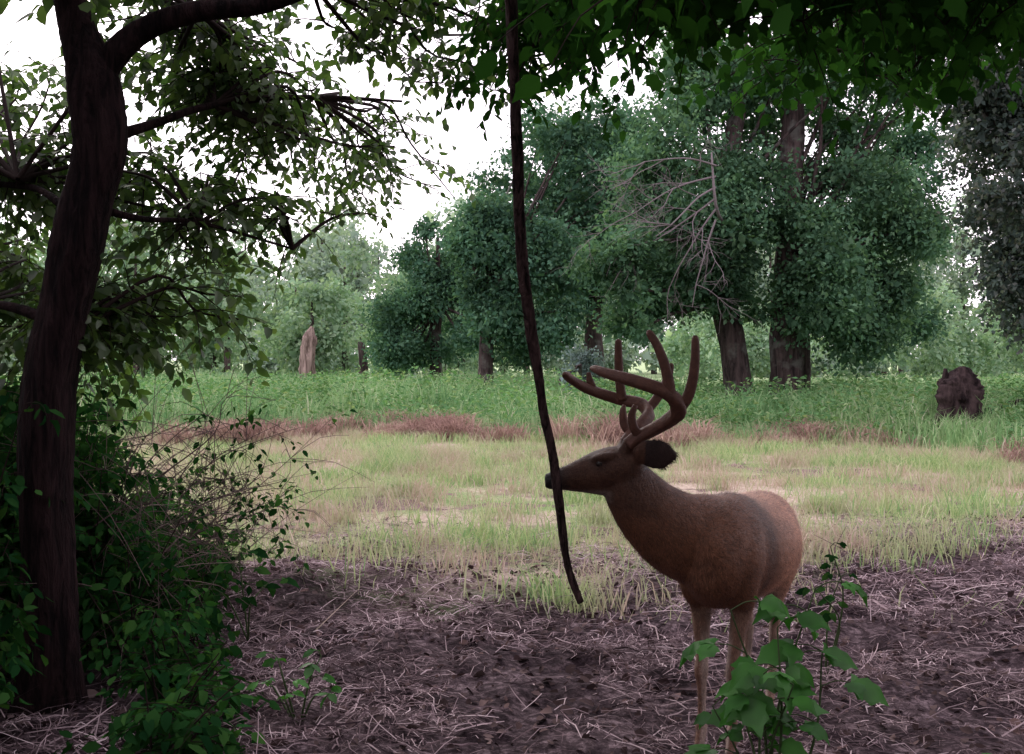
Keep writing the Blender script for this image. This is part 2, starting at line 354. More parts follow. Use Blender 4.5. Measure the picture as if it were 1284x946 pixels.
tw=MB();lf=MB()
cluster(tw,lf,(-2.2,4.9,2.25),(-2.75,6.0,2.75),(1.0,1.0,.75),24,9,12,.068)
cluster(tw,lf,(-2.5,5.0,1.7),(-3.0,6.3,1.95),(.9,.8,.6),16,9,13,.07)
cluster(tw,lf,(-1.31,4.6,2.9),(-1.75,5.6,3.05),(.8,.7,.45),17,8,12,.064)
cluster(tw,lf,(-1.35,5.0,2.6),(-1.25,6.0,2.80),(.8,.7,.42),18,8,11,.060)
cluster(tw,lf,(-.81,4.5,2.97),(-.35,5.2,3.0),(.55,.6,.25),14,7,11,.062)
cluster(tw,lf,(-1.0,5.6,2.78),(-.8,6.6,2.6),(.6,.5,.4),11,6,10,.056)
cluster(tw,lf,(-1.45,5.1,2.08),(-1.65,5.7,2.2),(.6,.5,.35),13,6,11,.064)
cluster(tw,lf,(-1.1,5.5,2.0),(-1.05,5.8,2.25),(.4,.4,.25),5,5,10,.058)
cluster(tw,lf,(-1.93,4.75,1.55),(-1.72,5.3,1.64),(.62,.45,.16),17,8,11,.07,.8)
cluster(tw,lf,(-1.87,4.6,3.1),(-1.9,4.6,3.9),(1.6,1.4,.6),16,7,11,.11)
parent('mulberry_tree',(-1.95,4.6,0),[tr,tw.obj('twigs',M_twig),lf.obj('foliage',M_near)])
# ------------------------------------------------------------------ right overhanging tree (trunk outside the picture)
mb=MB()
tube(mb,[(3.6,3.2,-.1,.22),(3.55,3.2,.8,.17),(3.4,3.25,2.0,.15),(3.2,3.3,3.0,.13),(3.2,3.4,4.4,.09),(3.3,3.4,6,.04)],20,6,rough=.08)
tube(mb,[(3.25,3.3,2.9,.09),(2.4,3.4,3.15,.06),(1.6,3.6,3.2,.045),(.8,4.0,3.2,.03),(.1,4.6,3.15,.015)],10,6,rough=.1)
tube(mb,[(3.25,3.3,2.7,.07),(2.6,4.0,3.0,.05),(2.2,4.8,3.1,.035),(1.7,5.6,3.1,.02)],10,6,rough=.1)
tr=mb.obj('trunk',M_bark,True);tw=MB();lf=MB()
cluster(tw,lf,(1.6,3.6,3.2),(1.15,3.7,2.71),(.8,.5,.17),21,8,9,.080,.8,LOBE)
cluster(tw,lf,(.8,4.0,3.2),(.45,4.2,2.85),(.5,.5,.2),17,7,9,.075,.8,LOBE)
cluster(tw,lf,(.3,4.5,3.2),(.1,5.0,2.90),(.5,.5,.3),17,7,11,.068,.8)
cluster(tw,lf,(2.2,4.8,3.1),(1.55,4.9,2.94),(.65,.6,.28),17,8,9,.075,.7,LOBE)
cluster(tw,lf,(2.2,4.8,3.1),(2.2,5.3,3.0),(.55,.6,.38),14,8,9,.075,.7,LOBE)
cluster(tw,lf,(1.6,3.6,3.2),(1.0,2.6,3.3),(1.2,1.2,.4),18,7,9,.13,.5,LOBE)  # this and the next: unseen leaf mass above frame, added to shade the foreground
cluster(tw,lf,(.8,4.0,3.2),(-.2,2.6,3.35),(1.2,1.2,.35),16,7,9,.13,.5,LOBE)
cluster(tw,lf,(1.0,3.7,3.2),(.35,2.35,2.34),(.35,.25,.07),5,4,6,.085,.8,LOBE)
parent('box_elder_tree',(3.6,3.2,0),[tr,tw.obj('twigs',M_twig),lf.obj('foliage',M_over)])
# ------------------------------------------------------------------ hanging vine
mb=MB()
V=np.array([(-.02,3.76,3.15,.017),(-.008,3.75,2.9,.017),(.002,3.74,2.55,.019),(.010,3.74,2.38,.017),(.022,3.74,2.13,.019),(.026,3.74,1.95,.017),(.037,3.74,1.76,.018),(.055,3.74,1.62,.0165),(.071,3.74,1.50,.0175),(.093,3.74,1.37,.0155),(.108,3.74,1.26,.0165),(.135,3.74,1.14,.015),(.149,3.74,1.04,.016),(.163,3.74,.93,.014),(.172,3.74,.85,.015),(.185,3.74,.76,.013),(.201,3.74,.70,.014),(.218,3.74,.655,.014),(.234,3.74,.615,.012)])
tube(mb,V,14,7,rough=.14,ridge=.22)
tube(mb,[(-.01,3.76,3.0,.008),(.02,3.73,2.85,.008),(-.02,3.72,2.7,.008),(.01,3.72,2.5,.006),(.02,3.73,2.42,.004)],6,5)
mb.obj('hanging_vine',barkmat('vine_bark',(.008,.005,.005),(.085,.052,.05),45,.3,.9),True)
# ------------------------------------------------------------------ understory left
tw=MB();lf=MB();cnt=0
while cnt<430:
    Y=3.5+rng.random()*4.2;R=-.60+rng.random()*.32;X=R*Y
    if abs(R+.424)<.075 and Y<4.9: continue
    top=1.35*min(1,max(.25,(-R-.25)/.18))*(.5+.55*rng.random())
    if Y<4.4: top*=.6
    cnt+=1
    z0=float(gh(X,Y));lean=rng.normal(0,.15,2)
    tube(tw,[(X,Y,z0-.02,.005),(X+lean[0]*.4,Y+lean[1]*.4,z0+top*.5,.004),(X+lean[0],Y+lean[1],z0+top,.002)],4,2,cap=False)
    for q in range(int(4+top*8)):
        t=.25+.75*rng.random();a=rng.random()*6.28
        twig_leaves(tw,lf,(X+lean[0]*t,Y+lean[1]*t,z0+top*t),(math.cos(a),math.sin(a),.35),.10+.14*rng.random(),7,.05+.03*rng.random(),1.0,LEAF,.002)
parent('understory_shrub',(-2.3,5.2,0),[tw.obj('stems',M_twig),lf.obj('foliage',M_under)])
mb=MB();lf=MB()
for k in range(90):
    X=-2.4+rng.random()*.75;Y=5.0+rng.random()*1.6;z0=float(gh(X,Y))+rng.random()*.9
    a=rng.normal(0.1,.9);L=.4+rng.random()*.5;e=.2+rng.random()*.7
    p=[(X,Y,z0,.004)];dx=math.cos(a);dy=math.sin(a)
    for s in (.35,.7,1):
        p.append((X+dx*L*s*.8+rng.normal(0,.05),Y+dy*L*s*.4+rng.normal(0,.04),z0+L*e*s-.35*s*s*L*rng.random()+rng.normal(0,.03),.004*(1-s*.75)))
    tube(mb,p,4,4,cap=False)
    for s in range(5):
        q=p[1+rng.integers(2)];d=rng.normal(0,.14,3)
        tube(mb,[(*q[:3],.0022),(q[0]+d[0],q[1]+d[1],q[2]+d[2]+.05,.0018),(q[0]+d[0]*2,q[1]+d[1]*2,q[2]+d[2]*2,.001)],3,2,cap=False)
    for s in range(1+k%2): twig_leaves(mb,lf,p[1+rng.integers(3)][:3],rdir(1,.6)[0],.15+.1*rng.random(),6,.05,.8,LEAF,.0015)
parent('brush_thicket',(-1.8,5.8,0),[mb.obj('stems',plain('brush_stem',(.13,.095,.09),.9,.1)),lf.obj('leaves',M_under)])
# ------------------------------------------------------------------ sprigs
def sprig(name,base,stems,size,mat,tmpl=LOBE):
    tw=MB();lf=MB();b=np.array(base,float)
    for (end,nodes) in stems:
        e=np.array(end,float);m=(b+e)/2+np.array([rng.normal(0,.03),rng.normal(0,.03),.06])
        C=tube(tw,[(*b,.005),(*m,.004),(*e,.002)],5,5,cap=False)
        for t in nodes:
            q=C[int(t*(len(C)-1))][:3];a=rng.random()*6.28
            pd=np.array([math.cos(a),math.sin(a)*.7,.25]);pe=q+pd*size*.9
            tube(tw,[(*q,.002),(*((q+pe)/2+np.array([0,0,.01])),.0018),(*pe,.0015)],4,3,cap=False)
            h=pd.copy();h[2]=-.25-.3*rng.random();s=np.array([-pd[1],pd[0],-.1])
            P=[pe,pe,pe];D=[h,h*.5+s,h*.5-s]
            leaves(lf,P,D,rng.normal(0,.35,(3,3))+np.array([0,-.6,1.]),size*np.array([1.15,.9,.9])*(.7+.45*rng.random()),tmpl)
    return parent(name,tuple(base),[tw.obj('stems',plain(name+'_stem',(.05,.08,.03),.7,.2)),lf.obj('leaves',mat)])
sprig('maple_sapling',(.70,3.05,0),[((.60,3.0,.76),(.55,.65,.75,.85,1)),((.74,3.05,.70),(.5,.6,.7,.85,1)),((.86,3.1,.80),(.5,.6,.75,.9,1)),((.62,3.0,.52),(.6,.8,1)),((.76,2.95,.57),(.6,.7,.85,1)),((.56,3.05,.48),(.6,.8,1)),((.88,3.1,.62),(.6,.8,1)),((.68,2.95,.60),(.6,.8,1))],.098,M_sprig)
sprig('weed_plant',(-.83,4.25,0),[((-.90,4.2,.30),(.5,.8,1)),((-.75,4.3,.28),(.5,.8,1)),((-.85,4.1,.16),(.6,1)),((-.68,4.2,.16),(.6,1)),((-.95,4.3,.16),(.7,1))],.06,M_sprig,LEAF)
sprig('weed_plant.001',(1.42,4.95,0),[((1.44,4.95,.6),(.5,.6,.7,.8,.9,1)),((1.38,4.9,.4),(.6,.8,1)),((1.50,5.0,.45),(.6,.8,1))],.055,M_under,LEAF)
sprig('weed_plant.002',(-1.35,5.6,0),[((-1.40,5.6,.45),(.5,.7,.85,1)),((-1.25,5.6,.3),(.6,.8,1)),((-1.5,5.5,.3),(.6,.8,1))],.08,M_under,LEAF)
sprig('weed_plant.003',(1.62,3.5,0),[((1.60,3.5,.16),(.5,.8,1)),((1.7,3.5,.12),(.5,.8,1))],.06,M_sprig,LEAF)
# ------------------------------------------------------------------ mid / far trees
def crown(lf,br,c,rad,ncl,rc,nleaf,ls,root=None,shell=.5,flat=.75):
    c=np.array(c,float);rad=np.array(rad,float)
    for k in range(ncl):
        v=rdir(1)[0]*(shell+(1-shell)*rng.random());p=c+v*rad
        r=rc*(.5+1.0*rng.random())
        n=int(nleaf*(r/rc)**2)
        q=rdir(n)*(rng.random((n,1))**.45)*r;q[:,2]*=flat;q+=rng.normal(0,.13*r,(n,3))
        D=q/np.linalg.norm(q,axis=1)[:,None]*.5+rdir(n);D[:,2]-=.3
        P=p+q;P[:,2]=np.maximum(P[:,2],.15)
        sz=ls*(.6+.8*rng.random(n));nb=n//9
        sz[:nb]*=2.2;P[:nb]=p+q[:nb]*.55;P[:,2]=np.maximum(P[:,2],.15)
        leaves(lf,P,D,rdir(n)+np.array([0,0,.8]),sz,RH)
        if br is not None and root is not None and k%2==0:
            rt=np.array(root,float)+rng.normal(0,.1,3);rt[2]+=(p[2]-rt[2])*.35*rng.random()
            m=(rt+p)/2+rng.normal(0,.25,3)
            tube(br,[(*rt,.07),(*m,.05),(*p,.015)],5,3,cap=False)
def tree(name,trunk,crowns,mat,bark,ls=.12):
    br=MB();lf=MB();tube(br,trunk,20,6,rough=.05,ridge=.12)
    root=trunk[len(trunk)//2][:3]
    for (c,rad,ncl,rc,nl) in crowns: crown(lf,br,c,rad,ncl,rc,nl,ls,root)
    return parent(name,(trunk[0][0],trunk[0][1],0),[br.obj('trunk',bark,True),lf.obj('foliage',mat)])
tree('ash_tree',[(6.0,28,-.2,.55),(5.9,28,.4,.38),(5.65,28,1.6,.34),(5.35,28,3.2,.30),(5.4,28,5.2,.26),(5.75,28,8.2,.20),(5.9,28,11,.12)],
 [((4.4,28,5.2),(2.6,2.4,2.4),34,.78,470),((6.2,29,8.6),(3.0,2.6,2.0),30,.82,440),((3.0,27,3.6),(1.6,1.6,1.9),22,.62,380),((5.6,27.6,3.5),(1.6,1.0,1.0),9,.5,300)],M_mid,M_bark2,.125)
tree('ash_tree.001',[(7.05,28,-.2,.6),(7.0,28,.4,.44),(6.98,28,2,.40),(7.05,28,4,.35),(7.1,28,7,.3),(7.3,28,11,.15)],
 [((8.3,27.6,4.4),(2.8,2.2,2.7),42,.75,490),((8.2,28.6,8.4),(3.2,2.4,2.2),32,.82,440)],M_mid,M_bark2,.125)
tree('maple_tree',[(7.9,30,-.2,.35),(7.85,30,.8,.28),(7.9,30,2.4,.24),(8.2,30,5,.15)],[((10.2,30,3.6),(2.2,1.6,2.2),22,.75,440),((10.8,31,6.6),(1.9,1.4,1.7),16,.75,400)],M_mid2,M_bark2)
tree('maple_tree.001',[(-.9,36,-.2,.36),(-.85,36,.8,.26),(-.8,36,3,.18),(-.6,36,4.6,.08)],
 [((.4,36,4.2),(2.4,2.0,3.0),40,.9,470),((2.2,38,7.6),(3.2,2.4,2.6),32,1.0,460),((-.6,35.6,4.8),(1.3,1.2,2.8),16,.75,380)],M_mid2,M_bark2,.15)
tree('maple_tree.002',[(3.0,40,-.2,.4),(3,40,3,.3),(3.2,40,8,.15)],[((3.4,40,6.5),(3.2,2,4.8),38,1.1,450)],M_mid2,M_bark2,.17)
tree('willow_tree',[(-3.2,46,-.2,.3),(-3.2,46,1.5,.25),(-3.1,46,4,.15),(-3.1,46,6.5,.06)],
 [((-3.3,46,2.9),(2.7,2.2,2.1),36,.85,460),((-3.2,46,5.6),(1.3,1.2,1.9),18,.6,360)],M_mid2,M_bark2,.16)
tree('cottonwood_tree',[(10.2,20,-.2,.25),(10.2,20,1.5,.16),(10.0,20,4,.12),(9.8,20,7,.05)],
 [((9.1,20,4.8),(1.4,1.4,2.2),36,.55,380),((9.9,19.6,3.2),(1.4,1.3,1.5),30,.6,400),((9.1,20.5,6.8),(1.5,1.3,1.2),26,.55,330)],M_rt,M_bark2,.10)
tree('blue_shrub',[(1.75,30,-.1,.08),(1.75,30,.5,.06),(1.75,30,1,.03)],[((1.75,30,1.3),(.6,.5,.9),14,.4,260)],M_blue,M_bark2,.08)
mb=MB()
def bare(p,d,L,r,lv):
    p=np.array(p,float);d=np.array(d,float);d/=np.linalg.norm(d);pts=[[*p,r]];q=p.copy()
    for s in range(4):
        d=d+rng.normal(0,.16,3);d[2]-=.03;d/=np.linalg.norm(d);q=q+d*L/4;pts.append([*q,r*(1-.17*(s+1))])
    tube(mb,pts,5,2,cap=False)
    if lv>0:
        for s in range(4):
            i=1+rng.integers(4);bare(pts[i][:3],d+rng.normal(0,.6,3),L*(.4+.25*rng.random()),r*.5,lv-1)
for k in range(6): bare((4.7,25.4,5.9-.25*k),(-1,-.1,.35-.4*k+rng.normal(0,.1)),2.1,.028,3)
tube(mb,[(5.45,27.6,4.2,.07),(5.1,26.4,4.6,.05),(4.7,25.4,5.0,.04),(4.6,25.4,6.2,.02)],6,3)
mb.obj('dead_branches',M_dead)
lf=MB();br=MB()
for k in range(70):
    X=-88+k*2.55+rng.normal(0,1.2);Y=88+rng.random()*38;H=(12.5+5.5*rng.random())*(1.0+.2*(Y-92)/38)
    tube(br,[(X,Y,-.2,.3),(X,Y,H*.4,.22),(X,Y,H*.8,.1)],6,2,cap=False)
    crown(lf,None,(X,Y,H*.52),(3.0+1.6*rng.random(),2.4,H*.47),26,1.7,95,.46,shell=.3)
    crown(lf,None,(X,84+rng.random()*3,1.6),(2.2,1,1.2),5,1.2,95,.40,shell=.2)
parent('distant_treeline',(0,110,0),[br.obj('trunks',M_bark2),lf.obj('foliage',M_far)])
lf=MB();br=MB()
for k in range(30):
    X=-44+k*1.55+rng.normal(0,.8);Y=58+rng.random()*18;H=(4.8+5.0*rng.random())
    if -6<X<0:H*=.9
    tube(br,[(X,Y,-.2,.2),(X,Y,H*.4,.15),(X,Y,H*.8,.05)],6,2,cap=False)
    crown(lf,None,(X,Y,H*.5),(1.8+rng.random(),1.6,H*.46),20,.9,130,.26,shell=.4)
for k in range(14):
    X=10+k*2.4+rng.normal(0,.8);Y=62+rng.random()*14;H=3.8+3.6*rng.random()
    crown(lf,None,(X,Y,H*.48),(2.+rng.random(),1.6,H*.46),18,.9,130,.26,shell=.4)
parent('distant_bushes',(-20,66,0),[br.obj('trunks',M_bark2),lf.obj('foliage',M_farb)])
lf=MB();br=MB()
for (X,Y) in [(-9,-4),(-6,-6),(-3.2,-4),(-.2,-6),(2.6,-4.2),(5.6,-5.5),(8.6,-4),(-8,1),(-9,5),(8.5,.5),(-11,9)]:
    tube(br,[(X,Y,-.2,.22),(X,Y,2,.17),(X+.2,Y,5,.12),(X,Y,8,.04)],8,4,rough=.1)
    crown(lf,None,(X,Y,3.6),(2.1,1.3,3.6),26,1.2,70,.34,shell=.3)
    crown(lf,None,(X,Y,7.5),(2.2,1.6,1.8),10,1.3,70,.34,shell=.3)
parent('unseen_woodland',(0,-5,0),[br.obj('trunks',M_bark),lf.obj('foliage',M_over)])  # unseen trees behind and beside the camera, added to darken camera-facing sides
# snags and stump
mb=MB();tube(mb,[(-7.45,40,-.2,.36),(-7.45,40,.6,.28),(-7.42,40,1.5,.25),(-7.38,40,2.1,.24),(-7.36,40,2.35,.17),(-7.28,40,2.62,.05)],16,6,rough=.2,ridge=.2)
mb.obj('tree_snag',M_snag,True)
mb=MB();tube(mb,[(-6.5,48,-.2,.26),(-6.5,48,1.2,.2),(-6.6,48,2.2,.14)],10,4,rough=.1);mb.obj('tree_snag.001',M_bark2,True)
mb=MB()
sx,sy=STX,STY
tube(mb,[(sx,sy,-.2,.48),(sx,sy,.15,.40),(sx,sy,.5,.36),(sx-.02,sy,.8,.34),(sx-.03,sy,1.02,.28),(sx-.05,sy,1.15,.19),(sx-.10,sy,1.22,.07)],26,6,rough=.22,ridge=.38)
for (a,h,r) in [(2.9,.14,.2),(.3,-.16,.24),(1.6,.0,.2),(4.5,-.06,.2)]:
    tube(mb,[(sx+math.cos(a)*r,sy+math.sin(a)*r,.7,.12),(sx+math.cos(a)*r,sy+math.sin(a)*r,.95,.09),(sx+math.cos(a)*(r+.02),sy+math.sin(a)*(r-.03),1.13+h,.035)],8,4,rough=.3)
for k in range(8):
    a=k/8*6.28+rng.normal(0,.2)
    tube(mb,[(sx+math.cos(a)*.28,sy+math.sin(a)*.28,.4,.11),(sx+math.cos(a)*.45,sy+math.sin(a)*.45,.12,.09),(sx+math.cos(a)*.75,sy+math.sin(a)*.75,-.05,.05)],8,4,rough=.2)
mb.obj('tree_stump',barkmat('stump_bark',(.012,.008,.009),(.07,.048,.048),7,.3,1.0),True)
mb=MB();tube(mb,[(8.9,20.6,.45,.07),(9.6,20.8,.62,.06),(10.4,20.8,.65,.045),(11.4,21,.72,.02)],8,4,rough=.2)
tube(mb,[(8.9,20.6,-.1,.05),(8.9,20.6,.5,.05)],6,2)
mb.obj('fallen_log',M_bark,True)
# ------------------------------------------------------------------ deer
O=np.array([.745,3.97]);Fw=np.array([-.45,-.893]);Lf=np.array([.893,-.45])
def D(s,l,z):
    p=O-s*Fw+l*Lf;return (p[0],p[1],z)
mb=MB()
tube(mb,[(*D(s,0,z),w,h) for s,z,w,h in [(-.17,.74,.02,.04),(-.15,.74,.07,.10),(-.08,.735,.115,.16),(0,.735,.14,.195),(.12,.74,.158,.21),(.28,.72,.178,.203),(.42,.71,.186,.20),(.55,.72,.175,.188),(.66,.735,.15,.168),(.76,.74,.12,.13),(.83,.74,.075,.085),(.86,.74,.02,.03)]],32,5)
tube(mb,[(.80,4.14,.80,.11,.14),(.70,4.0,.79,.12,.165),(.60,3.93,.82,.108,.155),(.50,3.88,.893,.090,.130),(.43,3.85,.975,.074,.108),(.385,3.835,1.045,.060,.082),(.37,3.83,1.07,.042,.05)],28,5)
Hd=[(.114,1.028,.010,.012),(.119,1.028,.024,.023),(.133,1.024,.029,.031),(.160,1.028,.030,.036),(.205,1.036,.035,.046),(.255,1.047,.047,.059),(.305,1.060,.062,.070),(.350,1.068,.068,.075),(.400,1.076,.064,.070),(.440,1.082,.048,.052),(.462,1.083,.015,.02)]
tube(mb,[(X,3.83,Z,w,h) for X,Z,w,h in Hd],26,5)
tube(mb,[(.15,3.83,1.005,.018,.013),(.24,3.83,1.003,.026,.020),(.32,3.83,1.0,.036,.028),(.38,3.83,1.005,.036,.032)],14,4)
for sg in(-1,1):
    tube(mb,[(.275,3.83+sg*.035,1.100,.010),(.305,3.83+sg*.052,1.108,.018),(.34,3.83+sg*.05,1.112,.016),(.37,3.83+sg*.04,1.115,.01)],10,3)
    tube(mb,[(.375,3.83+sg*.03,1.10,.024),(.392,3.83+sg*.036,1.14,.021),(.405,3.83+sg*.04,1.165,.020)],10,3)
def ear(b,d,L,w,up):
    b=np.array(b);d=np.array(d,float);d/=np.linalg.norm(d)
    tube(mb,[(*(b+d*L*t),ww*w,max(.0075,.014*(1-t))) for t,ww in [(0,.4),(.15,.7),(.4,1),(.65,.97),(.85,.65),(1,.15)]],18,4,up=up)
ear((.420,3.775,1.125),(.80,-.30,-.02),.15,.056,(.35,1,.25))
ear((.420,3.885,1.115),(.55,.80,.15),.15,.048,(.35,-1,.25))
for sg in(-1,1):
    q=.058
    tube(mb,[(*D(.10,sg*.075,.84),.06,.10),(*D(.04,sg*.095,.74),.064,.11),(*D(.02,sg*.09,.63),.054,.085),(*D(.05,sg*.078,.55),.040,.055),(*D(.03,sg*.068,.46),.031,.037),(*D(.01,sg*q,.37),.023,.026),(*D(-.005,sg*q,.31),.026,.028),(*D(.0,sg*q,.26),.018,.018),(*D(.005,sg*q,.17),.0150,.0165),(*D(.0,sg*q,.10),.021,.023),(*D(-.02,sg*q,.055),.018,.020),(*D(-.035,sg*q,.02),.022,.030),(*D(-.037,sg*q,-.005),.020,.028)],18,4,up=(Fw[0],Fw[1],0))
    ho=-.05 if sg>0 else -.07
    tube(mb,[(*D(.66,sg*.06,.80),.07,.12),(*D(.61,sg*.09,.70),.078,.145),(*D(.55,sg*.095,.60),.065,.12),(*D(.60+ho,sg*.08,.51),.046,.075),(*D(.66+ho,sg*.062,.43),.030,.042),(*D(.71+ho,sg*.054,.375),.023,.032),(*D(.71+ho,sg*.05,.32),.020,.027),(*D(.685+ho,sg*.05,.22),.0165,.020),(*D(.665+ho,sg*.05,.11),.021,.024),(*D(.645+ho,sg*.05,.06),.019,.021),(*D(.625+ho,sg*.05,.02),.022,.031),(*D(.622+ho,sg*.05,-.005),.020,.028)],18,4,up=(Fw[0],Fw[1],0))
tube(mb,[(*D(.84,0,.80),.03,.02),(*D(.895,0,.76),.04,.022),(*D(.91,0,.68),.038,.02),(*D(.90,0,.60),.02,.012)],12,4)
raw=mb.obj('deer_raw',None)
md=raw.modifiers.new('r','REMESH');md.mode='VOXEL';md.voxel_size=.0065
ms=raw.modifiers.new('s','SMOOTH');ms.factor=.5;ms.iterations=7
dg=bpy.context.evaluated_depsgraph_get();me=bpy.data.meshes.new_from_object(raw.evaluated_get(dg));bpy.data.objects.remove(raw)
me.name='body';me.materials.clear()
nv=len(me.vertices);co=np.empty(nv*3,np.float32);me.vertices.foreach_get('co',co);co=co.reshape(-1,3)
nrm=np.empty(nv*3,np.float32);me.vertices.foreach_get('normal',nrm);nrm=nrm.reshape(-1,3)
s_=-((co[:,:2]-O)@Fw);l_=(co[:,:2]-O)@Lf;z_=co[:,2]
def ss(v,a,b):
    t=np.clip((v-a)/(b-a),0,1);return (t*t*(3-2*t))[:,None]
def mix(c,t,d): return c*(1-t)+np.array(d)*t
c=np.tile(np.array([.125,.053,.028]),(nv,1))
c=mix(c,ss(s_,.12,.40)*.9,(.36,.185,.118))
c=mix(c,ss(z_,.84,.93)*ss(s_,.0,.3)*.5,(.19,.135,.105))
bl=vn(s_*9+z_*3,z_*9,5)-.5;c=c*(1+.4*bl[:,None])
shade_band=np.exp(-((s_-.16)/.06)**2);c=mix(c,(shade_band*(z_>.6))[:,None]*.7,(.065,.033,.022))  # vertical shadow band behind the shoulder, painted into the coat colour
c=mix(c,ss(-z_,-.60,-.53)*ss(s_,-.05,.1)*ss(.2-abs(l_),.06,.12)*.7,(.34,.26,.21))
legs=ss(-z_,-.50,-.40)
inner=ss(-nrm[:,:2]@Lf*np.sign(l_),.0,.6)
c=mix(c,legs*.6,(.15,.075,.048))
c=mix(c,legs*(.05+.6*inner),(.40,.32,.28))
rump=ss(s_,.82,.9)*ss(-z_,-.8,-.7);c=mix(c,rump*.8,(.55,.48,.42))
hd=ss(-co[:,0],-.58,-.43)*ss(z_,.86,.96)
c=mix(c,hd*.75,(.045,.022,.015))  # head and upper neck painted dark, as if silhouetted against the light
hx=co[:,0];on=(z_>.95)&(hx<.5)
onf=on.astype(float)
c=mix(c,(onf*ss(-hx,-.21,-.17)[:,0])[:,None]*.75,(.028,.018,.015))
c=mix(c,(onf*ss(-hx,-.168,-.158)[:,0]*ss(hx,.140,.150)[:,0]*ss(-z_,-1.02,-1.005)[:,0])[:,None]*.5,(.20,.165,.15))
c=mix(c,(onf*ss(-hx,-.145,-.136)[:,0])[:,None],(.008,.007,.007))
thr=onf*ss(-z_,-1.0,-.985)[:,0]*ss(-hx,-.36,-.32)[:,0];c=mix(c,thr[:,None]*.6,(.22,.18,.155))
eye=np.exp(-(((hx-.300)/.024)**2+((z_-1.088)/.016)**2));c=mix(c,(onf*eye)[:,None]*.6,(.015,.010,.008))
earm=((hx>.455)&(z_>1.06)).astype(float);c=mix(c,earm[:,None]*.85,(.018,.012,.012))
mouth=onf*np.exp(-((z_-(1.008-.02*(hx-.13)))/.004)**2)*(hx<.20);c=mix(c,mouth[:,None]*.85,(.006,.005,.005))
hoof=ss(-z_,-.045,-.03);c=mix(c,hoof,(.02,.016,.015))
c=np.clip(c,.003,1)
at=me.color_attributes.new('fur','FLOAT_COLOR','POINT')
at.data.foreach_set('color',np.hstack([c,np.ones((nv,1))]).astype(np.float32).ravel())
me.polygons.foreach_set('use_smooth',np.ones(len(me.polygons),bool))
def furmat(name,base):
    m,nt,out=newmat(name);a=N(nt,'ShaderNodeVertexColor',layer_name='fur');g=N(nt,'ShaderNodeNewGeometry')
    b=N(nt,'ShaderNodeBsdfPrincipled');b.inputs['Roughness'].default_value=.55;b.inputs['Specular IOR Level'].default_value=.3
    if base:
        mp=N(nt,'ShaderNodeMapping');mp.inputs['Scale'].default_value=(1,1,.35);nt.links.new(g.outputs['Position'],mp.inputs[0])
        n1=noise(nt,110,mp.outputs[0],4,.75);n2=noise(nt,14,g.outputs['Position'],4,.65)
        f=mth(nt,'ADD',mth(nt,'MULTIPLY',n1,1.6),mth(nt,'ADD',mth(nt,'MULTIPLY',n2,1.4),-.5))
        bp=N(nt,'ShaderNodeBump');bp.inputs['Strength'].default_value=.7;bp.inputs['Distance'].default_value=.008
        nt.links.new(mth(nt,'ADD',n1,mth(nt,'MULTIPLY',n2,2.0)),bp.inputs['Height']);nt.links.new(bp.outputs[0],b.inputs['Normal'])
    else:
        n2=noise(nt,16,g.outputs['Position'],5,.7)
        f=mth(nt,'ADD',mth(nt,'MULTIPLY',g.outputs['Random Per Island'],1.2),mth(nt,'ADD',mth(nt,'MULTIPLY',n2,2.2),-.65))
    cb=N(nt,'ShaderNodeCombineXYZ')
    for i in range(3): nt.links.new(f,cb.inputs[i])
    col=N(nt,'ShaderNodeMix',data_type='RGBA',blend_type='MULTIPLY');col.inputs[0].default_value=1
    nt.links.new(a.outputs[0],col.inputs[6]);nt.links.new(cb.outputs[0],col.inputs[7])
    nt.links.new(col.outputs[2],b.inputs['Base Color'])
    nt.links.new(b.outputs[0],out.inputs[0]);return m
me.materials.append(furmat('deer_skin',True))
body=bpy.data.objects.new('body',me);COL.objects.link(body)
nh=80000;ix=rng.integers(0,nv,nh);ok=(z_[ix]>.05)&~(on[ix]&(hx[ix]<.15));ix=ix[ok];nh=len(ix)
P0=co[ix]+rng.normal(0,.003,(nh,3));n0=nrm[ix]
fl=np.zeros((nh,3));fl[:,:2]=-Fw*.9;fl[:,2]=-.55
fl[z_[ix]<.5]=(0,0,-1)
neck=(co[ix,0]<.66)&(z_[ix]>.85);fl[neck]=(.7,.25,-.6);fl[on[ix]]=(1,0,.1)
fl=fl+rng.normal(0,.22,(nh,3));fl-=n0*(fl*n0).sum(1)[:,None];fl/=np.linalg.norm(fl,axis=1)[:,None]+1e-6
Dh=fl+n0*(.12+.12*rng.random((nh,1)));Lh=(.010+.012*rng.random((nh,1)))*np.where((z_[ix]<.5)|on[ix],.55,1.0)[:,None]
sw=np.cross(fl,n0)*(.0007+.0005*rng.random((nh,1)))
Vh=np.stack([P0-sw,P0+sw,P0+Dh*Lh],1).reshape(-1,3)
fur=build('fur',Vh,[np.arange(nh*3).reshape(nh,3)],furmat('deer_fur',False))
ch=np.repeat(c[ix]*1.15,3,axis=0)
at=fur.data.color_attributes.new('fur','FLOAT_COLOR','POINT');at.data.foreach_set('color',np.hstack([ch,np.ones((len(ch),1))]).astype(np.float32).ravel())
M_velvet=plain('antler_velvet',(.095,.040,.026),.6,.35,.5)
def antl(name,beam,tines):
    mb=MB()
    f=lambda P:[(a,b,cc,r*1.16) for a,b,cc,r in P]
    tube(mb,f(beam),16,6,rough=.04,ridge=.12)
    for t in tines: tube(mb,f(t),14,6,rough=.04,ridge=.10)
    return mb.obj(name,M_velvet,True)
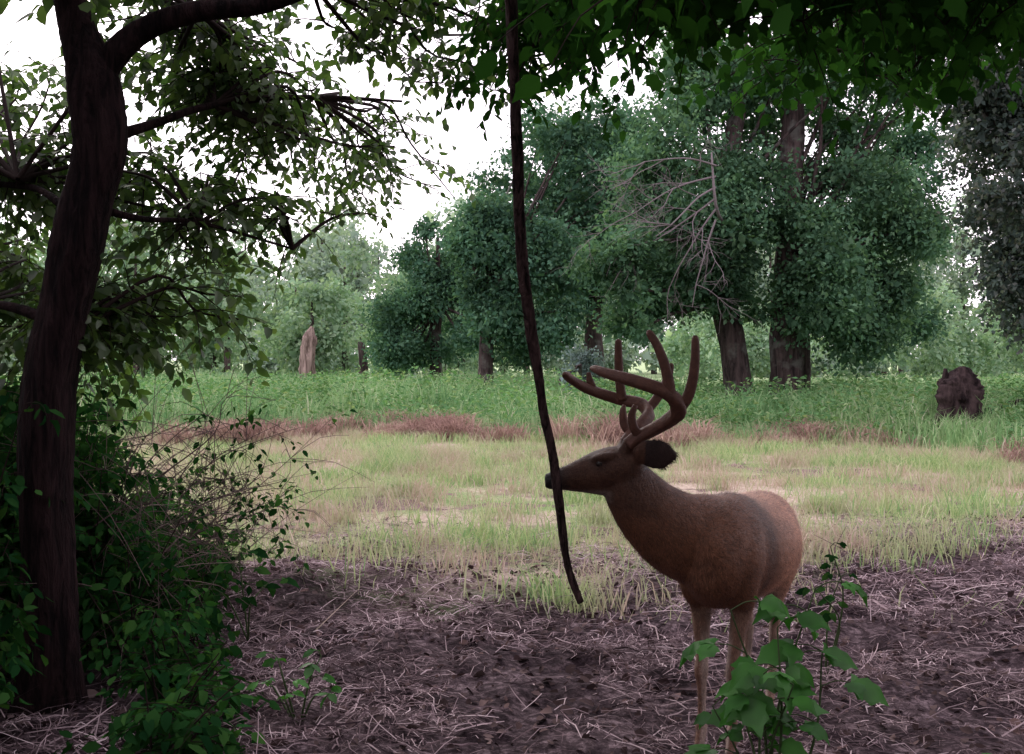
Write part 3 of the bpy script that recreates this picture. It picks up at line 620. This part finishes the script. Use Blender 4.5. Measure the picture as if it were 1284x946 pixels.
A1=antl('antler_left',[(.402,3.79,1.15,.022),(.43,3.785,1.175,.021),(.466,3.77,1.195,.020),(.525,3.72,1.235,.021),(.556,3.68,1.27,.022),(.545,3.65,1.31,.020),(.492,3.64,1.345,.019),(.393,3.66,1.378,.017),(.317,3.70,1.40,.014),(.285,3.73,1.413,.011),(.270,3.745,1.418,.006)],
 [[(.552,3.67,1.275,.016),(.585,3.665,1.32,.0155),(.602,3.66,1.38,.0145),(.610,3.66,1.45,.013),(.611,3.665,1.51,.011),(.611,3.665,1.528,.005)],
  [(.525,3.64,1.32,.017),(.517,3.64,1.38,.0155),(.502,3.64,1.44,.014),(.480,3.645,1.495,.0125),(.457,3.65,1.533,.010),(.450,3.65,1.543,.004)],
  [(.44,3.78,1.18,.015),(.418,3.775,1.215,.014),(.412,3.775,1.255,.012),(.425,3.78,1.29,.007)]])
A2=antl('antler_right',[(.402,3.87,1.15,.022),(.425,3.885,1.18,.021),(.457,3.91,1.21,.020),(.492,3.96,1.25,.0195),(.470,4.01,1.283,.019),(.390,4.04,1.30,.018),(.285,4.01,1.334,.0165),(.231,3.98,1.363,.014),(.196,3.945,1.388,.012),(.186,3.93,1.397,.005)],
 [[(.405,4.03,1.295,.016),(.397,4.03,1.35,.0145),(.392,4.03,1.41,.0135),(.390,4.03,1.47,.012),(.390,4.03,1.512,.010),(.390,4.03,1.522,.004)],
  [(.30,4.02,1.33,.014),(.286,4.02,1.365,.012),(.280,4.02,1.40,.006)],
  [(.488,3.98,1.26,.015),(.53,4.0,1.31,.0145),(.563,4.0,1.37,.013),(.578,4.0,1.42,.010),(.580,4.0,1.434,.004)],
  [(.425,3.89,1.18,.015),(.40,3.90,1.215,.014),(.395,3.905,1.26,.011),(.40,3.91,1.285,.005)]])
def ball(name,c,r,mat):
    mb=MB();a=np.linspace(0,np.pi,9)
    tube(mb,[(c[0],c[1]-r*math.cos(t),c[2],max(r*math.sin(t),.0005)) for t in a],14,1);return mb.obj(name,mat,True)
M_eye,nt,out=newmat('deer_eye');b=N(nt,'ShaderNodeBsdfPrincipled');b.inputs['Base Color'].default_value=(.01,.007,.006,1);b.inputs['Roughness'].default_value=.08;nt.links.new(b.outputs[0],out.inputs[0])
E1=ball('eye_left',(.302,3.779,1.088),.014,M_eye);E2=ball('eye_right',(.302,3.881,1.088),.014,M_eye)
parent('white_tailed_deer',(.9,4.2,0),[body,fur,A1,A2,E1,E2])
# ------------------------------------------------------------------ light and sky
w=bpy.data.worlds.new('World');S.world=w;w.use_nodes=True;nt=w.node_tree;nt.nodes.clear()
sk=N(nt,'ShaderNodeTexSky',sky_type='NISHITA');sk.sun_disc=False;sk.sun_elevation=math.radians(32);sk.sun_rotation=math.radians(-28);sk.dust_density=3;sk.air_density=1
hs=N(nt,'ShaderNodeHueSaturation');hs.inputs['Saturation'].default_value=.25;nt.links.new(sk.outputs[0],hs.inputs['Color'])
mx=mixc(nt,.6,hs.outputs[0],(20.5,18.0,20.4))
bg=N(nt,'ShaderNodeBackground');bg.inputs[1].default_value=.15;nt.links.new(mx,bg.inputs[0])
wo=N(nt,'ShaderNodeOutputWorld');nt.links.new(bg.outputs[0],wo.inputs[0])
sl=bpy.data.lights.new('sun','SUN');sl.energy=2.2;sl.angle=math.radians(14);sl.color=(1,.91,.85)
so=bpy.data.objects.new('sun',sl);COL.objects.link(so)
az=math.radians(-28);el=math.radians(32)
dv=Vector((math.sin(az)*math.cos(el),math.cos(az)*math.cos(el),math.sin(el)))
so.rotation_euler=dv.to_track_quat('Z','Y').to_euler();so.location=dv*30
S.view_settings.view_transform='Standard';S.view_settings.look='None';S.view_settings.exposure=0;S.view_settings.gamma=1
cam=bpy.data.cameras.new('camera');cam.lens=38.6;cam.sensor_width=36;cam.clip_end=2000;cam.clip_start=.05
co_=bpy.data.objects.new('camera',cam);COL.objects.link(co_);co_.location=(0,0,1.45);co_.rotation_euler=(math.radians(90-.96),0,0);S.camera=co_
